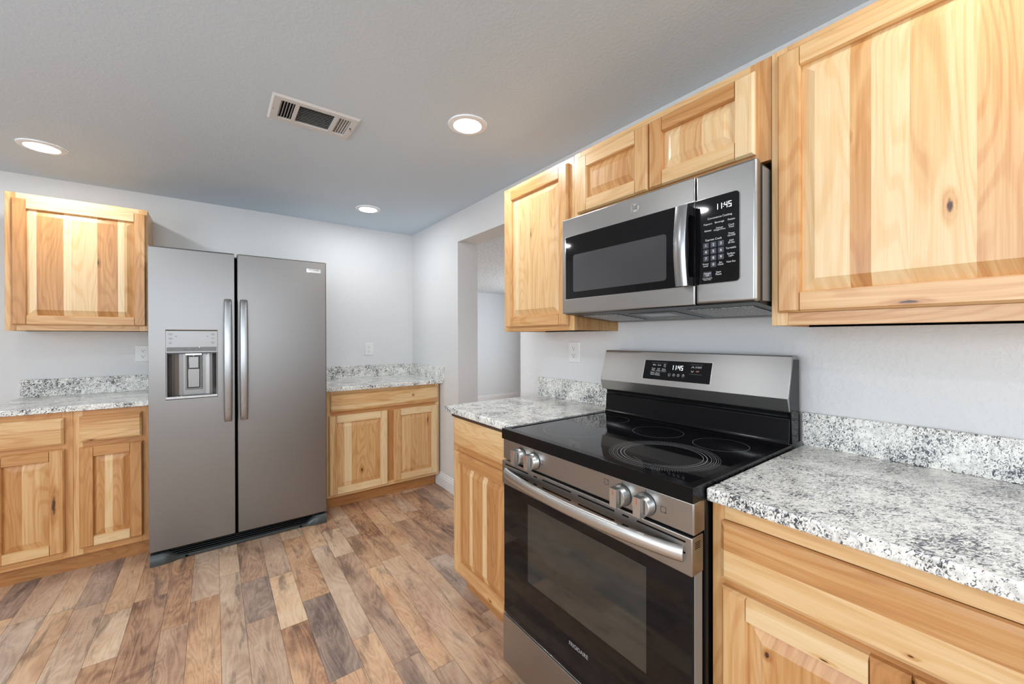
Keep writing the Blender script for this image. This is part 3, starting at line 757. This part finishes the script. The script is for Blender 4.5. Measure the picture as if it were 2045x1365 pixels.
m.poly([(3.045, .592, zc - .0020), (3.085, .610, zc - .0020), (3.085, .611, zc - .0020), (3.045, .593, zc - .0020)], 'burner_print')
link('burner_ring', m, ck, smooth=False)
# front control panel
m = MB(T); m.box(RL + .001, RR - .001, 0.8205, 0.8960, -0.050, 0.0, 'steel'); cp = link('control_panel', m, rg, bevel=0.003, seg=3)
def icon(m, u, v, s, dot):
    t_ = .0012
    for r in ((u - s, u + s, v + s - t_, v + s), (u - s, u + s, v - s, v - s + t_), (u - s, u - s + t_, v - s, v + s), (u + s - t_, u + s, v - s, v + s)): m.box(*r, 0, 0.0004, 'print_dark')
    du, dv = dot; m.box(u + du * s * .8 - .0018, u + du * s * .8 + .0018, v + dv * s * .8 - .0018, v + dv * s * .8 + .0018, 0, 0.0005, 'print_dark')
for u, v, d, ku in ((2.742, .858, (-1, -1), 2.705), (3.022, .873, (1, 1), 3.077), (3.201, .856, (1, -1), 3.151), (2.595, .860, (-1, 1), 2.631)):
    m = MB(T); icon(m, u, v, .0075, d); link('burner_icon', m, cp, smooth=False)
    m = MB(T); m.box(ku - .0008, ku + .0008, .884, .891, 0, .0004, 'print_dark'); link('pointer_mark', m, cp, smooth=False)
for u in (2.631, 2.705, 3.077, 3.151):
    m = MB(T); m.lathe((u, .854, 0.0), [(.0290, 0.0), (.0290, .004), (.0275, .006), (.0265, .022), (.0245, .025)], 'satin_steel', 'w', 40)
    m.lathe((u, .854, 0.0), [(.0296, 0.0002), (.0296, .0022)], 'black_plastic', 'w', 40)
    m.frus(u - .0120, u + .0120, .854 - .0262, .854 + .0262, .020, .040, .0012, .0012, .002, .001, 'satin_steel')
    m.box(u - .0010, u + .0010, .862, .8775, .0400, .0403, 'print_red'); m.box(u - .001, u + .001, .8785, .8792, .026, .038, 'print_red')
    m.box(u - .0145, u - .0124, .836, .872, .0245, .0256, 'dark_gray_plastic'); m.box(u + .0124, u + .0145, .836, .872, .0245, .0256, 'dark_gray_plastic')
    link('knob', m, cp, bevel=0.0012, seg=2, angle=40)
# oven door
m = MB(T); m.box(RL + .002, RR - .003, 0.2350, 0.8120, -0.044, -0.006, 'black_enamel'); m.box(RR - .0045, RR - .0028, .236, .728, -.040, -.0055, 'gray_plastic')
od = link('oven_door', m, rg, bevel=0.002)
m = MB(T); m.box(RL + .003, RR - .005, 0.2360, 0.7270, -0.006, -0.0005, 'black_glass'); link('door_glass', m, od, bevel=0.0015)
m = MB(T); m.box(2.668, 3.152, 0.418, 0.6925, -0.0005, 0.0002, 'oven_window'); link('oven_window', m, od, smooth=False)
m = MB(T); m.box(RL + .001, RR - .002, 0.7270, 0.8160, -0.044, 0.006, 'steel')
tb = link('top_band', m, od, bevel=0.002)
m = MB(T)
for v in (0.8035, 0.7775):
    for a, b_ in ((2.5422, 2.678), (2.708, 2.7253), (2.7538, 2.888), (2.918, 3.055), (3.0814, 3.1025), (3.128, 3.262)):
        m.box(a, b_, v - .0022, v + .0022, 0.0060, 0.0064, 'dark_gap')
for k in range(4): m.box(RR - .0022, RR - .0018, .788 + k * .0045, .7898 + k * .0045, -.030, -.006, 'dark_gap')
link('vent_slots', m, od, smooth=False)
m = MB(T); path = []
for i in range(37):
    k = i / 36; path.append((2.548 + (3.258 - 2.548) * k, 0.7735, 0.008 + 0.040 * math.sin(math.pi * k) ** .75))
hp = [(-.0190, .001), (-.0172, -.0045), (-.011, -.0090), (-.004, -.0108), (.004, -.0108), (.011, -.0090), (.0172, -.0045), (.0190, .001), (.015, .006), (-.015, .006)]
m.sweep(path, [(a, -b_) for a, b_ in hp][::-1], 'satin_steel', (0, 1, 0)); link('handle', m, od, angle=60)
mt = MB(T); mt.text('FRIGIDAIRE', 2.912, 0.3290, 0.0170, 0.0003, 'print_gray', bold=.0003, sx=.92); link('lettering', mt, od, smooth=False)
# storage drawer and feet
m = MB(T); m.box(RL + .001, RR - .002, 0.052, 0.2290, -0.044, 0.003, 'steel'); m.box(RL + .001, RR - .002, 0.2288, 0.2315, -0.030, -0.002, 'steel_bright'); link('storage_drawer', m, rg, bevel=0.002)
for u, w in ((RL + .045, -.085), (RR - .045, -.085), (RL + .045, -.60), (RR - .045, -.60)):
    m = MB(T); m.lathe((u, 0.0, w), [(.017, 0), (.018, .012), (.010, .014), (.010, .026)], 'rubber', 'v', 20); link('foot', m, rg)
# backguard
GP = [(-.0255, .9352), (-.105, .9352), (-.100, .955), (-.0995, 1.018), (-.093, 1.021)]
m = MB(lambda a, p, q: (p, -a, q))
m.extrude([(-.025, .9352), (-.108, .9352), (-.1005, .950), (-.0975, 1.016), (-.090, 1.021), (-.090, 1.030), (-.025, 1.030)], RL + .006, RR - .006, 'black_enamel', lambda a, p, q: (a, p, q))
bg = link('backguard', m, rg, bevel=0.002)
m = MB(lambda a, p, q: (p, -a, q))
m.extrude([(-.025, 1.030), (-.084, 1.030), (-.108, 1.049), (-.121, 1.084), (-.0855, 1.2130), (-.0800, 1.2190), (-.028, 1.2190), (-.025, 1.216)], RL, RR - .008, 'steel', lambda a, p, q: (a, p, q))
m.extrude([(-.108, 1.0415), (-.117, 1.0415), (-.1293, 1.0843), (-.0895, 1.2175), (-.0830, 1.2200), (-.0830, 1.2140), (-.118, 1.084)], RL - .0003, RR - .0003, 'steel', lambda a, p, q: (a, p, q))
gs = link('steel_cover', m, bg, bevel=0.0015)
m = MB(lambda a, p, q: (p, -a, q))
m.extrude([(-.024, .9352), (-.090, .9352), (-.098, 1.030), (-.105, 1.045), (-.117, 1.084), (-.0840, 1.2060), (-.030, 1.2060)], RR - .010, RR - .0015, 'black_enamel', lambda a, p, q: (a, p, q))
link('end_cap', m, bg, bevel=0.0015)
for a, b_ in ((2.60, 2.66), (2.93, 2.97), (3.13, 3.20)):
    pass
m = MB(lambda a, p, q: (p, -a, q)); m.box(RL + .004, RR - .012, -.0895, -.05, 1.019, 1.0405, 'dark_gap'); link('vent_slot', m, bg)
pA, pB = Vector((-.1293, 0, 1.0843)), Vector((-.0895, 0, 1.2175)); dv = (pB - pA).normalized(); nv = Vector((-dv.z, 0, dv.x))
def TG(u, v, w):   # v measured along the slope, addressed by world height
    p = pA + dv * ((v - pA.z) / dv.z) + nv * w; return (p.x, -u, p.z)
m = MB(TG); m.box(2.7435, 3.0285, 1.1065, 1.1835, 0.0002, 0.0012, 'black_glass'); m.box(2.7410, 3.0310, 1.1045, 1.1855, 0.0001, 0.0007, 'steel_bright'); ds = link('display', m, rg)
m = MB(TG); W_ = 0.0014
m.digits('11:45', 2.868, 1.1495, 0.0175, W_, 'led_white')
link('clock_digits', m, ds, smooth=False)
key_labels(TG, (('Bake', 2.790, 1.1650), ('Broil', 2.8133, 1.1645), ('Air\nFry', 2.838, 1.1640), ('Conv\nBake', 2.7885, 1.1475), ('Self\nClean', 2.812, 1.1465), ('Keep\nWarm', 2.836, 1.1465), ('Steam\nClean', 2.7865, 1.1300), ('Quick\nPreheat', 2.810, 1.1290)), W_, 'print_white', ds, .0078)
key_labels(TG, (('START', 2.979, 1.1637, .0088),), W_, 'print_white', ds)
key_labels(TG, (('OFF', 2.977, 1.1487, .0072),), W_, 'led_orange', ds)
for v, s in ((1.1643, 1), (1.1475, -1)):
    u = 2.9565; m = MB(TG)
    m.poly([(u - .006, v - .003 * s, W_), (u - .0045, v - .0035 * s, W_), (u, v + .0015 * s, W_), (u, v + .0035 * s, W_)][::s], 'print_white')
    m.poly([(u + .006, v - .003 * s, W_), (u, v + .0035 * s, W_), (u, v + .0015 * s, W_), (u + .0045, v - .0035 * s, W_)][::s], 'print_white')
    link('arrow_key', m, ds, smooth=False)
for u, du, v0, v1 in ((2.863, 0, 1.1225, 1.1255), (2.8825, 0, 1.1285, 1.131), (2.9017, 0, 1.1295, 1.132), (2.9226, 0, 1.130, 1.1355)):
    m = MB(TG); m.lathe((u, 1.1295, W_), [(.0049, 0), (.0041, 0)], 'print_white', 'w', 20, ring_only=True); m.box(u - .0007, u + .0007, v0, v1, W_, W_ + .0001, 'print_white'); link('touch_icon', m, ds, smooth=False)
for a, b_, v in ((2.778, 2.848, 1.1735), (2.778, 2.848, 1.1382), (2.945, 2.995, 1.1735), (2.945, 2.995, 1.1375)):
    m = MB(TG); m.box(a, b_, v, v + .0005, W_ - .0001, W_, 'print_gray'); link('panel_line', m, ds, smooth=False)

# ------------------------------------------------------------------ microwave
T = FR(-0.392)
ML, MR, mb_, mt_ = 2.5395, 3.2955, 1.3780, 1.7700
mw = thing('microwave', 'stainless steel over-the-range microwave with black glass door above the range', 'microwave', (-0.2, -(ML + MR) / 2, mb_))
m = MB(T); m.box(ML + .012, MR - .006, mb_, mt_ - .006, -0.391, -0.032, 'black_plastic')
m.box(MR - .0062, MR - .004, mb_ + .004, mt_ - .012, -.105, -.050, 'gray_plastic')
for k in range(4): m.box(MR - .0062, MR - .0045, mb_ + .03 + k * .09, mb_ + .09 + k * .09, -.20, -.125, 'dark_gap')
link('casing', m, mw, bevel=0.002)
m = MB(T); m.box(ML, 3.1210, mb_, mt_, -0.030, 0.0, 'steel'); md_ = link('door', m, mw, bevel=0.004, seg=3)
m = MB(T); m.box(2.5605, 3.1205, 1.4370, 1.6935, -0.002, 0.0012, 'black_glass'); link('door_glass', m, md_, bevel=0.0006)
m = MB(T); m.ring((2.5590, 3.1206, 1.4355, 1.6950), (2.5607, 3.1204, 1.4372, 1.6933), -0.001, 0.0016, 'chrome'); link('glass_trim', m, md_)
def rrect(m, u0, u1, v0, v1, r, w, mat, corners=(1, 1, 1, 1), seg=6):
    pts = []
    for (cx_, cy_, a0), on in zip(((u0 + r, v0 + r, 180), (u1 - r, v0 + r, 270), (u1 - r, v1 - r, 0), (u0 + r, v1 - r, 90)), corners):
        if not on:
            pts.append((cx_ + r * (1 if 270 <= a0 or a0 == 0 else -1) * (1), cy_ + r * (-1 if a0 in (180, 270) else 1), w)); continue
        for k in range(seg + 1):
            a = math.radians(a0 + 90 * k / seg); pts.append((cx_ + r * math.cos(a), cy_ + r * math.sin(a), w))
    m.poly(pts, mat); return pts
m = MB(T); rrect(m, 2.604, 3.0255, 1.4645, 1.6155, .010, 0.0014, 'micro_window'); link('window', m, md_, smooth=False)
m = MB(T); path = []
for i in range(25):
    k = i / 24; path.append((3.1000, 1.4360 + (1.6790 - 1.4360) * k, 0.034 + 0.012 * math.sin(math.pi * k)))
m.sweep(path, [(-.0195, -.005), (-.0175, -.0065), (.0175, -.0065), (.0195, -.005), (.0195, .004), (-.0195, .004)], 'handle_steel', (1, 0, 0))
m.sweep([(p[0], p[1], p[2] - .0075) for p in path], [(-.017, -.0035), (.017, -.0035), (.017, .0035), (-.017, .0035)], 'black_plastic', (1, 0, 0))
for vv in (1.4370, 1.6520): m.box(3.084, 3.116, vv, vv + .026, 0.0008, 0.032, 'black_plastic')
link('handle', m, md_, angle=50)
m = MB(T); m.lathe((2.904, 1.7310, 0), [(.0175, 0), (.0175, .0015), (.0165, .0022), (.0150, .0022), (.0148, .0012), (0.0, .0012)], 'satin_steel', 'w', 40)
m.lathe((2.904, 1.7310, .00125), [(.0148, 0), (.0141, 0)], 'dark_gray_plastic', 'w', 40, ring_only=True)
lg = link('emblem', m, md_); lg['label'] = 'round monogram emblem above the glass'
m = MB(T); m.text('GE', 2.904, 1.7308, 0.0165, 0.0015, 'dark_gray_plastic', bold=.0003)
for k in range(4):
    a = math.pi / 4 + k * math.pi / 2
    m.lathe((2.904 + .0118 * math.cos(a), 1.7310 + .0118 * math.sin(a), .0015), [(.0022, 0), (.0014, 0)], 'dark_gray_plastic', 'w', 12, ring_only=True)
link('monogram', m, md_, smooth=False)
m = MB(T); m.box(3.1235, MR, mb_, mt_, -0.030, 0.0, 'steel'); pn = link('control_panel', m, mw, bevel=0.009, seg=4)
m = MB(T); rrect(m, 3.1236, 3.2530, 1.4370, 1.6935, .012, 0.0013, 'chrome', (0, 1, 1, 0)); rrect(m, 3.1237, 3.2515, 1.4385, 1.6920, .011, 0.0016, 'black_glass', (0, 1, 1, 0)); link('panel_glass', m, pn, smooth=False)
m = MB(T); W_ = 0.0019
m.digits('11:45', 3.184, 1.6515, 0.0165, W_, 'led_white'); link('clock_digits', m, pn, smooth=False)
kx, ky = (3.1566, 3.1788, 3.2008), (1.5520, 1.5326, 1.5130)
def key(u, v, txt):
    m = MB(T); rrect(m, u - .0082, u + .0082, v - .0078, v + .0078, .0015, W_, 'key_gray'); m.text(txt, u, v, .0105, W_ + .0002, 'print_white', bold=.0002); link('number_key', m, pn, smooth=False)
for j in range(3):
    for i in range(3): key(kx[i], ky[j], str(j * 3 + i + 1))
key(kx[1], 1.4935, '0')
m = MB(T); rrect(m, 3.1480, 3.1735, 1.4580, 1.4740, .0015, W_, 'key_gray'); link('cancel_key', m, pn, smooth=False)
key_labels(T, (('Convenience Cooking', 3.1966, 1.6300, .0078), ('Popcorn', 3.1627, 1.6146, .0074), ('Beverage', 3.1966, 1.6150, .0074), ('Potato', 3.2300, 1.6150, .0074), ('Reheat', 3.1627, 1.5952, .0074), ('Defrost\nWeight/Time', 3.1966, 1.5953, .0064), ('Cook\nTime', 3.2300, 1.5968, .0072), ('Timer\nOn/Off', 3.2300, 1.5722, .0072), ('Express Cook', 3.1791, 1.5675, .0084), ('Add\n30 Sec', 3.2300, 1.5522, .0072), ('Turntable', 3.2290, 1.5340, .0072), ('Surface\nLight', 3.2290, 1.5150, .0072), ('Vent Fan', 3.2290, 1.4950, .0072), ('Power\nLevel', 3.1560, 1.4945, .0070), ('Set\nClock', 3.1998, 1.4940, .0070), ('Cancel\nOff', 3.1608, 1.4660, .0074), ('Start\nPause', 3.1940, 1.4665, .0074), ('Lock Controls\nHold 3 Sec', 3.1608, 1.4525, .0050)), W_ + .0002, 'print_white', pn)
# underside with lamp recess and grease filters
m = MB(T)
m.extrude([(-.372, 1.3775), (-.372, 1.3500), (-.330, 1.3500), (-.010, 1.3762), (-.010, 1.3775)], ML + .006, MR - .006, 'black_plastic', lambda a, p, q: (a, q, p))
vb = link('vent_base', m, mw, bevel=0.002)
def SL(u, v, w):                       # v: distance from the wall side along the sloping underside, w: out of it
    z = 1.3500 + (1.3762 - 1.3500) * (v / .32); return T(u, z - w, -.330 + v)
def under(name, rects, par):
    m = MB(SL)
    for u0, u1, v0, v1, w, mat in rects:
        m.hexa([(u1, v0, 0.0), (u0, v0, 0.0), (u0, v1, 0.0), (u1, v1, 0.0)], [(u1, v0, w), (u0, v0, w), (u0, v1, w), (u1, v1, w)], mat)
    return link(name, m, par, bevel=0.0006, seg=1)
under('lamp_cover', [(ML + .27, MR - .30, .03, .24, .0015, 'dark_gray_plastic'), (ML + .30, MR - .33, .14, .22, .0022, 'black_glass'), (ML + .33, MR - .36, .06, .10, .0022, 'gray_plastic')], vb)
under('grease_filter', [(ML + .045, ML + .225, .06, .25, .0025, 'filter_mesh')], vb)
under('grease_filter', [(MR - .245, MR - .040, .06, .25, .0025, 'filter_mesh')], vb)

# ------------------------------------------------------------------ outlets
def outlet(label, T, u, v, w_=0.079, h_=0.1165):
    t = thing('outlet', label, 'outlet', T(u, v, 0), 'white duplex outlets')
    m = MB(T); m.frus(u - w_ / 2, u + w_ / 2, v - h_ / 2, v + h_ / 2, 0.0003, 0.006, .005, .005, .005, .005, 'outlet_white', skip=()); pl = link('wall_plate', m, t, bevel=0.001)
    for s in (1, -1):
        m = MB(T); c_ = v + s * .0195
        pts = []
        for k in range(24):
            a = 2 * math.pi * k / 24; pts.append((u + max(-.0145, min(.0145, .0172 * math.cos(a))), c_ + max(-.0135, min(.0135, .0172 * math.sin(a)))))
        m.extrude(pts, 0.004, 0.0075, 'outlet_white', lambda a, p, q: (p, q, a))
        m.box(u - .0075, u - .0055, c_ - .001, c_ + .0075, .0074, .0077, 'dark_gap'); m.box(u + .0050, u + .0070, c_, c_ + .0065, .0074, .0077, 'dark_gap')
        m.lathe((u, c_ - .0075, .0074), [(.0028, 0), (.0028, .0003)], 'dark_gap', 'w', 12)
        link('receptacle', m, t)
    m = MB(T); m.lathe((u, v, .0055), [(.003, 0), (.0028, .0012)], 'white_enamel', 'w', 14); link('screw', m, t)
outlet('white duplex outlet above the corner counter, right of the refrigerator', FB(0), -0.4235, 1.1730)
outlet('white duplex outlet half hidden by the left side of the refrigerator', FB(0), -1.9605, 1.1732)
outlet('white duplex outlet between the small wall cabinet and the range backguard', FR(0), 2.2240, 1.1990, 0.085, 0.117)

# ------------------------------------------------------------------ ceiling lights and register
DOWN = lambda u, v, w: (u, -v, H - w)
def can_light(x, y, label):
    t = thing('ceiling_light', label, 'ceiling light', (x, y, H - 0.012), 'recessed round ceiling lights')
    m = MB(DOWN); m.lathe((x, -y, 0), [(.090, 0.0003), (.0885, .005), (.074, .0085), (.0655, .0075), (.0655, .0015)], 'white_enamel', 'w', 56, ring_only=True)
    link('trim_ring', m, t, angle=50)
    m = MB(DOWN); m.lathe((x, -y, 0), [(.0655, .001), (.0655, .0062), (.05, .0066), (0.0, .0068)], 'lamp_lens', 'w', 56, ring_only=True); link('lens', m, t)
    lo = area_light('ceiling_light_lamp', (x, y, H - 0.010), (0, 0, 0), 0.12, 0.12, LAMP_W, (0.94, 0.975, 1.0), 'DISK')
    return t
can_light(-2.284, -0.600, 'round recessed ceiling light at far left, above the left wall cabinet')
can_light(-0.607, -2.122, 'largest round recessed ceiling light, right of the air register')
can_light(-0.602, -0.580, 'smallest round recessed ceiling light, nearest the back corner')
can_light(-2.284, -2.122, 'round recessed ceiling light left of the air register, beyond the left picture edge')
can_light(-0.607, -3.900, 'round recessed ceiling light above the largest wall cabinet, beyond the top picture edge')
can_light(-2.284, -3.650, 'round recessed ceiling light directly behind the viewer')
vt = thing('air_register', 'white rectangular ceiling air register with three louver banks', 'air vent', (-1.197, -1.755, H))
vx0, vx1, vy0, vy1 = -1.373, -1.0215, -1.870, -1.643
m = MB(DOWN)
op = [(-1.338, -1.283), (-1.268, -1.126), (-1.109, -1.055)]; oy = (-1.838, -1.680)
m.frus(vx0, vx1, -vy1, -oy[1], 0.0002, .008, .008, .008, .008, 0, 'vent_enamel', skip=()); m.frus(vx0, vx1, -oy[0], -vy0, 0.0002, .008, .008, .008, 0, .008, 'vent_enamel', skip=())
xs = [vx0] + [q for p in op for q in p] + [vx1]
for k in range(0, 8, 2): m.frus(xs[k], xs[k + 1], -oy[1], -oy[0], 0.0002, .008, .008 if k == 0 else 0, .008 if k == 6 else 0, 0, 0, 'vent_enamel', skip=())
for px_, py_ in ((-1.358, -1.75), (-1.036, -1.75)): m.lathe((px_, -py_, .008), [(.003, 0), (.002, .0008)], 'gray_plastic', 'w', 10)
link('frame', m, vt)
def slat(m, p0, p1, wv, tilt):
    # thin tilted blade from p0 to p1 (u,v), width vector wv
    a = Vector((p0[0], p0[1], 0)); b_ = Vector((p1[0], p1[1], 0)); wv = Vector((*wv, tilt)); th = Vector((0, 0, .0008))
    q = [a - wv, b_ - wv, b_ + wv, a + wv]; off = Vector((0, 0, -.001))
    m.hexa([tuple(p + off) for p in q], [tuple(p + off + th) for p in q], 'vent_enamel')
for (x0, x1), tl, hw in ((op[0], -.006, .0040), (op[2], .0025, .0027)):
    m = MB(DOWN)
    for k in range(5):
        xx = x0 + (x1 - x0) * (k + .5) / 5; slat(m, (xx, -oy[1]), (xx, -oy[0]), (hw, 0), tl)
    link('louver_bank', m, vt, smooth=False)
m = MB(DOWN)
for k in range(11):
    yy = -oy[1] + (oy[1] - oy[0]) * (k + .5) / 11; slat(m, (op[1][0], yy), (op[1][1], yy), (0, .0036), .0030)
link('louver_bank', m, vt, smooth=False)
m = MB(DOWN); m.lathe((-1.046, 1.772, .008), [(.004, 0), (.003, .006)], 'dark_gray_plastic', 'w', 10); link('damper_knob', m, vt)
